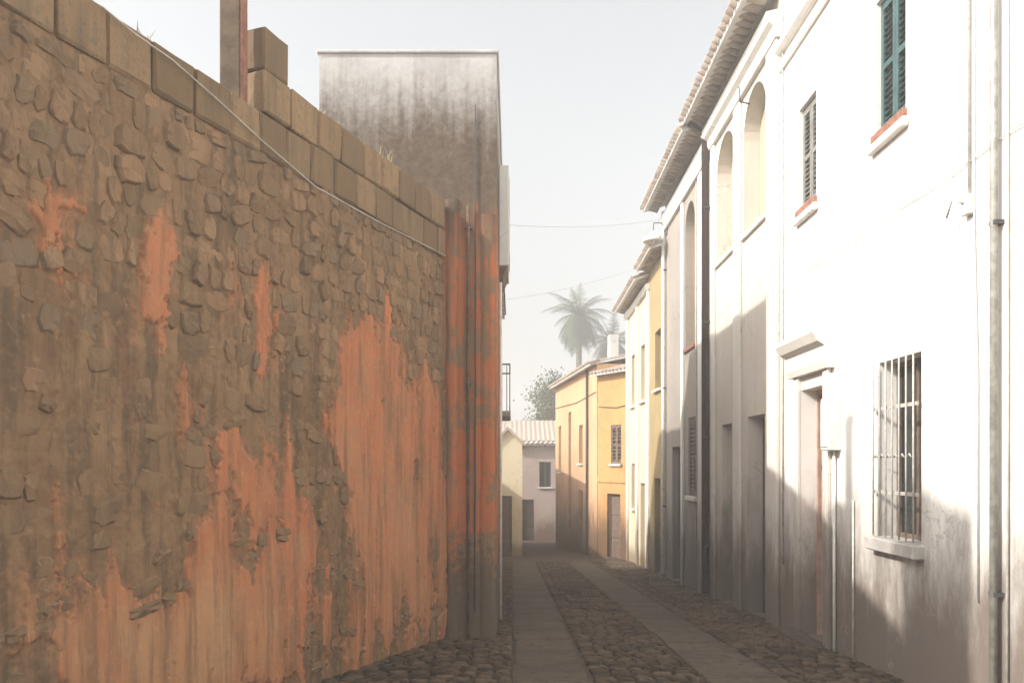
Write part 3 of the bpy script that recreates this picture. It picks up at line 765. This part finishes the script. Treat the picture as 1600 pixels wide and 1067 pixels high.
# ---- end of the street
def gable_house():
    H = House('gable_house', 'small cream house with a narrow gable closing the street below the palms', (.40, 31.0), math.pi)
    # local x runs to world -X, y comes towards the viewer
    zt = lambda x: 2.36 + .56*.95 - abs(x-.56)*.95
    ap = .56; xr_ = 2.6
    m = MB()
    prof = [(0,-3.2), (0,zt(0)), (ap,zt(ap)), (xr_, zt(xr_)), (xr_,-3.2)]
    o = dict(s0=.40, s1=1.05, z0=-2.0, z1=.35)
    m.quad((0,0,-3.2),(0,0,zt(0)),(o['s0'],0,zt(o['s0'])),(o['s0'],0,-3.2)); m.quad((o['s0'],0,o['z1']),(o['s0'],0,zt(o['s0'])),(ap,0,zt(ap)),(o['s1'],0,zt(o['s1'])),(o['s1'],0,o['z1']))
    m.quad((o['s1'],0,-3.2),(o['s1'],0,zt(o['s1'])),(xr_,0,zt(xr_)),(xr_,0,-3.2))
    m.quad((0,0,-3.2),(0,-13,-3.2),(0,-13,zt(0)),(0,0,zt(0))); m.quad((xr_,0,-3.2),(xr_,-13,-3.2),(xr_,-13,zt(xr_)),(xr_,0,zt(xr_)))
    m.quad(*[(a_,-13,b_) for a_, b_ in prof])
    for s_, q in ((o['s0'],1),(o['s1'],-1)): m.quad((s_,0,-3.2),(s_,0,o['z1']),(s_,-.2,o['z1']),(s_,-.2,-3.2))
    m.quad((o['s0'],0,o['z1']),(o['s1'],0,o['z1']),(o['s1'],-.2,o['z1']),(o['s0'],-.2,o['z1']))
    H.add('wall', m, M['yellowcream']); o['depth'] = .2; leaf_door(H, o, M['wood_brown'], 1)
    m = MB(); t = .12
    m.prism([(-.12, zt(-.12)+.004),(-.12,zt(-.12)+t),(ap,zt(ap)+t+.02),(xr_+.1,zt(xr_+.1)+t),(xr_+.1,zt(xr_+.1)+.004),(ap,zt(ap)+.004)], -13.1, .12, 1)
    H.add('roof', m, M['tile'])
gable_house()
K = House('pink_house', 'pink grey house with a wide tiled roof at the far end of the street', (4.2, 47.0), math.pi)
opK = [dict(s0=1.9, s1=2.6, z0=.2, z1=1.7, depth=.15), dict(s0=2.9, s1=3.7, z0=-2.95, z1=-.5, depth=.2)]
K.add('wall', facade(0, 4.3, -3.6, 2.75, opK, 6), M['pinkgrey']); sash_window(K, opK[0], M['wood_blue']); leaf_door(K, opK[1], M['wood_dark'], 1)
tiled_roof(K, -.1, 4.4, 2.66, .35, 6, 24, True, None, .28)
# low house behind, filling the gap under the sky
K2 = House('far_house', 'pale house with grey roof beyond the pink house', (1.0, 56.0), math.pi)
opK2 = [dict(s0=1.2, s1=2.0, z0=.4, z1=2.0, depth=.15)]
K2.add('wall', facade(0, 5.0, -4.2, 3.4, opK2, 6), M['palewall']); sash_window(K2, opK2[0], M['wood_blue'])
tiled_roof(K2, -.1, 5.1, 3.3, .35, 6, 20, True, None, .3)

# ------------------------------------------------------------------ tall corner house on the other side
LH = House('corner_house', 'tall block-shaped house with grey upper render and orange lower paint behind the rubble wall', (-.20, 10.30), math.pi)
LT = 6.87
LH.add('wall', facade(.0, 2.28, -2.2, LT, [], 5.7), M['lfront'])
LH.add('coping', MB().box(-.03, 2.31, -5.73, .03, LT+.001, LT+.045, .01), M['lfront'])
def worn_strip(x0, x1, th, z0, z1, seed, nx=5, nz=110):
    rr = np.random.default_rng(seed); m = MB(); sd = seed*7
    for j in range(nz+1):
        z = z0+(z1-z0)*j/nz
        e0 = (fbm(np.array([z*3.0]), np.array([.5]), sd)[0]-.5)*.07; e1 = (fbm(np.array([z*3.0]), np.array([7.5]), sd+3)[0]-.5)*.07
        for i in range(nx+1):
            x = x0+e0+(x1+e1-x0-e0)*i/nx; edge = i in (0, nx)
            d = th*(.25 if edge else 1)+(fbm(np.array([x*9+3]), np.array([z*6+20]), sd+5)[0]-.5)*.03
            m.v.append((x, max(d, .004) if not edge else .002, z))
    n = nx+1
    for j in range(nz):
        for i in range(nx): m.f.append((j*n+i, j*n+i+1, (j+1)*n+i+1, (j+1)*n+i))
    return m
LH.add('corner_pilaster', worn_strip(.01, .21, .03, -1.4, 4.8, 2), M['lfront'], None, True)
LH.add('plaster_strip', worn_strip(.50, .645, .028, -1.4, 5.0, 4), M['lfront'], None, True)
pp = LH.add('drainpipe', MB().tube([(.36,.05,4.9),(.36,.05,-.8)], .022, 8), M['pillar'], None, True)
clips(LH, .36, .05, (4.6,2.6,.6), pp, .028)
LH.add('cable', MB().tube([(.27,.02,6.2),(.27,.02,3.0),(.28,.02,-.3)], .008, 6), M['cable_dark'], None, True)
by = LH.add('bay_box', MB().box(-.15, -.001, -3.2, -1.9, 4.62, 6.15, .012), M['palewall'])
LH.add('corbel', MB().prism([(-.12,4.618),(-.001,4.618),(-.001,4.44),(-.06,4.47)], -3.1, -2.0, 1), M['wood_brown'], by)
LH.add('bay_panel', MB().box(-.165, -.151, -3.1, -2.0, 4.8, 6.0, .006), M['palewall'], by)
LH.add('drainpipe', MB().tube([(-.03,-1.65,4.3),(-.03,-1.65,-.9)], .022, 8), M['pipe_white'], None, True)
pts = [(-.04-.02*math.sin(k*1.9), -1.75, 4.45-.05*k) for k in range(12)]
LH.add('cable', MB().tube(pts, .006, 5), M['cable_dark'], None, True)

# left-hand row beyond it: local x runs back down the street, y comes out to +X
L2 = House('balcony_house', 'pale house with a small iron balcony next to the corner house', (-.36, 20.0), -math.pi/2)
opL = [dict(s0=2.0, s1=2.8, z0=2.75, z1=4.7, depth=.2)]
L2.add('wall', facade(.0, 3.98, BIG-.2, 5.3, opL, 6), M['palewall']); leaf_door(L2, opL[0], M['wood_blue'], 2, 'balcony_door')
tiled_roof(L2, .0, 3.98, 5.2, .18, 6, 15, False)
L2.add('balcony_slab', MB().box(1.5, 3.3, .001, .33, 2.58, 2.70, .01), M['concrete'])
rl = L2.add('railing', MB().box(1.52, 3.28, .30, .325, 3.66, 3.69).box(1.52,3.28,.30,.325,2.76,2.78).box(1.52,1.545,.0,.30,3.66,3.69).box(3.255,3.28,.0,.30,3.66,3.69), M['iron'])
for k in range(15):
    x = 1.54+k*.123; L2.add('picket', MB().tube([(x,.312,2.70),(x,.312,3.66)], .008, 6), M['iron'], rl, True)
for k in range(3):
    L2.add('picket', MB().tube([(3.268,.05+k*.1,2.70),(3.268,.05+k*.1,3.66)], .008, 6), M['iron'], rl, True)
L3 = House('garden_wall', 'low pale garden wall past the balcony house', (-.66, 30.9), -math.pi/2, 'wall')
L3.add('masonry', facade(.0, 10.85, -2.8, .95, [], .35), M['palewall'])
L3.add('coping', MB().box(-.0, 10.86, -.40, .05, .951, 1.02, .01), M['concrete'])

# ------------------------------------------------------------------ street lamp and cables
lp = rp(20.2)
lamp = thing('street_lamp', 'white dished street lamp hanging from a bracket on the taupe house', 'street lamp', (lp[0], lp[1], 7.25), RA)
MB().tube([(0,.0,.25),(0,.15,.42),(0,.34,.42),(0,.36,.2)], .018, 8).build('bracket', M['iron'], lamp, True)
MB().box(-.06,.06,-.0,.03,.12,.40,.005).build('wall_plate', M['iron'], lamp)
prof = [(.05,.22),(.09,.14),(.20,.06),(.26,-.02),(.255,-.06),(.24,-.06),(.19,.03),(.04,.08)]
m = MB(); n = 20
for r_, z_ in prof:
    for j in range(n): m.v.append((r_*math.cos(2*math.pi*j/n), .36+r_*math.sin(2*math.pi*j/n), z_))
for k in range(len(prof)-1):
    for j in range(n): m.f.append((k*n+j, k*n+(j+1)%n, (k+1)*n+(j+1)%n, (k+1)*n+j))
m.f.append(tuple(range(n)))
m.build('shade', M['lampshade'], lamp, True)
m = MB()
for k, (r_, z_) in enumerate(((.02,.07),(.05,.02),(.055,-.03),(.03,-.08),(.005,-.09))):
    for j in range(10): m.v.append((r_*math.cos(2*math.pi*j/10), .36+r_*math.sin(2*math.pi*j/10), z_))
for k in range(4):
    for j in range(10): m.f.append((k*10+j, k*10+(j+1)%10, (k+1)*10+(j+1)%10, (k+1)*10+j))
m.build('bulb', M['lampshade'], lamp, True)
def span(a, b, sag, r, label):
    a, b = Vector(a), Vector(b); pts = [a.lerp(b, k/24) - Vector((0,0,sag*4*(k/24)*(1-k/24))) - a for k in range(25)]
    o = MB().tube(pts, r, 6).build('overhead_cable', M['cable'], None, True); o.location = a
    tag(o, label, 'cable', 'cables over the street')
span((-.2, 13.9, 5.75), (3.86, 19.6, 7.62), .12, .0035, 'upper thin cable strung across the street to the taupe house')
span((-.34, 17.0, 5.05), (3.9, 19.9, 6.75), .14, .0035, 'lower thin cable strung from balcony house to street lamp')

# ------------------------------------------------------------------ palms and tree behind the roofs
def palm(x, y, ztop, rad, nf, label, seed, tr=.2):
    rr = random.Random(seed); z0 = gz(y); root = thing('palm_tree', label, 'palm', (x, y, z0), rr.uniform(0,6), 'palms behind the street')
    Hh = ztop-z0; bend = [(rr.uniform(-.25,.25)*math.sin(k/9*2.2), rr.uniform(-.05,.05), Hh*k/9) for k in range(10)]; bend[0] = (0,0,-.2)
    MB().tube(bend, [tr*1.35-tr*.45*k/9 + .02*(k%2) for k in range(10)], 9).build('trunk', M['bark'], root, True)
    c = Vector(bend[-1]); m = MB()
    for k in range(nf):
        az = 2.39996*k + rr.uniform(-.2,.2); el = R(80) - R(140)*(k/(nf-1))**.8 + rr.uniform(-.18,.18); L = rad*rr.uniform(.7,1.15)
        p = c.copy(); d = Vector((math.cos(az)*math.cos(el), math.sin(az)*math.cos(el), math.sin(el))); pts = [p.copy()]
        ns = 11
        for s_ in range(ns):
            d = (d + Vector((rr.uniform(-.02,.02),rr.uniform(-.02,.02),-.13-.06*(1-abs(math.sin(el)))))).normalized(); p = p + d*L/ns; pts.append(p.copy())
        m.tube(pts, [.035*(1-.8*s_/ns) for s_ in range(ns+1)], 4, False)
        for s_ in range(2, ns+1):
            t = (pts[s_]-pts[s_-1]).normalized(); side = t.cross(Vector((0,0,1)));
            if side.length < .05: side = Vector((math.sin(az), -math.cos(az), 0))
            side.normalize(); up = side.cross(t).normalized()
            ll = rad*.30*math.sin(math.pi*(.18+.78*s_/ns))
            for q in range(3):
                b0 = pts[s_-1].lerp(pts[s_], q/3)
                for sg in (-1,1):
                    tip = b0 + (side*sg*.80 + t*.55 - Vector((0,0,.35+rr.uniform(0,.25))) + up*.1)*ll*rr.uniform(.8,1.1)
                    wv = t*.035
                    i = len(m.v); m.v += [tuple(b0-wv), tuple(b0+wv), tuple(tip+wv*.2), tuple(tip-wv*.2)]; m.f.append((i,i+1,i+2,i+3))
    m.build('crown', M['leaf'], root)
    return root
palm(6.2, 74, 15.2, 3.6, 60, 'tall palm with the fullest crown rising behind the peach house', 3, .26)
palm(9.9, 78, 13.4, 3.1, 50, 'palm with drooping crown behind the ochre house', 9, .22)
def tree(x, y, h, rad, label, seed):
    rr = random.Random(seed); z0 = gz(y); root = thing('tree', label, 'tree', (x, y, z0), 0)
    m = MB(); m.tube([(0,0,-.2),(.1,0,h*.3),(.05,.1,h*.62)], [.22,.17,.09], 8)
    m.build('trunk', M['bark'], root, True)
    ctr = []
    lm = MB()
    for k in range(9):
        a_ = 2*math.pi*k/9; e = Vector((math.cos(a_)*rad*.6*rr.uniform(.5,1), math.sin(a_)*rad*.6, h*rr.uniform(.55,.95)))
        lm.tube([(.05,.05,h*.35+.03*k), tuple(Vector((.05,.05,h*.4)).lerp(e,.6)+Vector((0,0,.2))), tuple(e)], [.07,.04,.015], 5); ctr.append(e)
    lm.build('limbs', M['bark'], root, True)
    m = MB()
    for k in range(9000):
        c = rr.choice(ctr) if rr.random() < .85 else Vector((0,0,h*.75))
        p = c + Vector((rr.gauss(0,.32),rr.gauss(0,.32),rr.gauss(0,.34)))*rad*.75
        n_ = Vector((rr.gauss(0,1),rr.gauss(0,1),rr.gauss(.4,1))).normalized(); t = n_.orthogonal().normalized()*rr.uniform(.07,.13); b = n_.cross(t)*.6
        i = len(m.v); m.v += [tuple(p-t), tuple(p-b), tuple(p+t), tuple(p+b)]; m.f.append((i,i+1,i+2,i+3))
    m.build('crown', M['foliage'], root)
tree(2.85, 58, 11.6, 2.1, 'slim leafy tree between the pink house and the palms', 4)
tree(5.9, 54, 9.4, 2.3, 'dense dark tree under the palm crowns behind the peach house', 5)

# weed on the wall top
def tuft(loc, label, seed, n=26, h=.35):
    rr = random.Random(seed); m = MB()
    for k in range(n):
        a_ = rr.uniform(0,6.28); l_ = h*rr.uniform(.5,1.1); d = Vector((math.cos(a_)*.35*rr.random(), math.sin(a_)*.35*rr.random(), 1)).normalized()
        b = Vector((rr.uniform(-.05,.05), rr.uniform(-.05,.05), -.01)); sd = Vector((-math.sin(a_), math.cos(a_), 0))*.005
        p1 = b+d*l_*.6; p2 = p1+(d+Vector((math.cos(a_)*.5, math.sin(a_)*.5, -.1)))*l_*.35
        i = len(m.v); m.v += [tuple(b-sd), tuple(b+sd), tuple(p1+sd), tuple(p1-sd), tuple(p2)]; m.f += [(i,i+1,i+2,i+3), (i+3,i+2,i+4)]
    o = m.build('weed', M['drygrass']); o.location = loc; tag(o, label, 'weed', 'weeds on the old wall'); return o
def on_wall(Y, z, back=.2): return (LW(Y)-back*math.sin(WA), Y+back*math.cos(WA), z)
tuft(on_wall(9.15, C2-.004), 'dry grass tuft on the block course beside the corner house', 1)
tuft(on_wall(7.9, C2-.004), 'smaller dry grass tuft on the block course near its stepped end', 2, 16, .22)
tuft(on_wall(5.75, C1-.004), 'short dry weeds on the lower wall top near the pillar', 3, 20, .2)

# ------------------------------------------------------------------ haze
hz = MB().box(-252, 252, -252, 252, -5.0, 21.0).mesh('haze', bpy.data.materials.new('haze'))
hm = hz.materials[0]; hm.use_nodes = True; t = hm.node_tree; t.nodes.clear()
pv_ = t.nodes.new('ShaderNodeVolumePrincipled'); pv_.inputs['Color'].default_value = (.97,.97,.97,1); pv_.inputs['Density'].default_value = .006; pv_.inputs['Anisotropy'].default_value = .2
ou = t.nodes.new('ShaderNodeOutputMaterial'); t.links.new(pv_.outputs[0], ou.inputs['Volume'])
link('haze', hz, None, 'stuff')
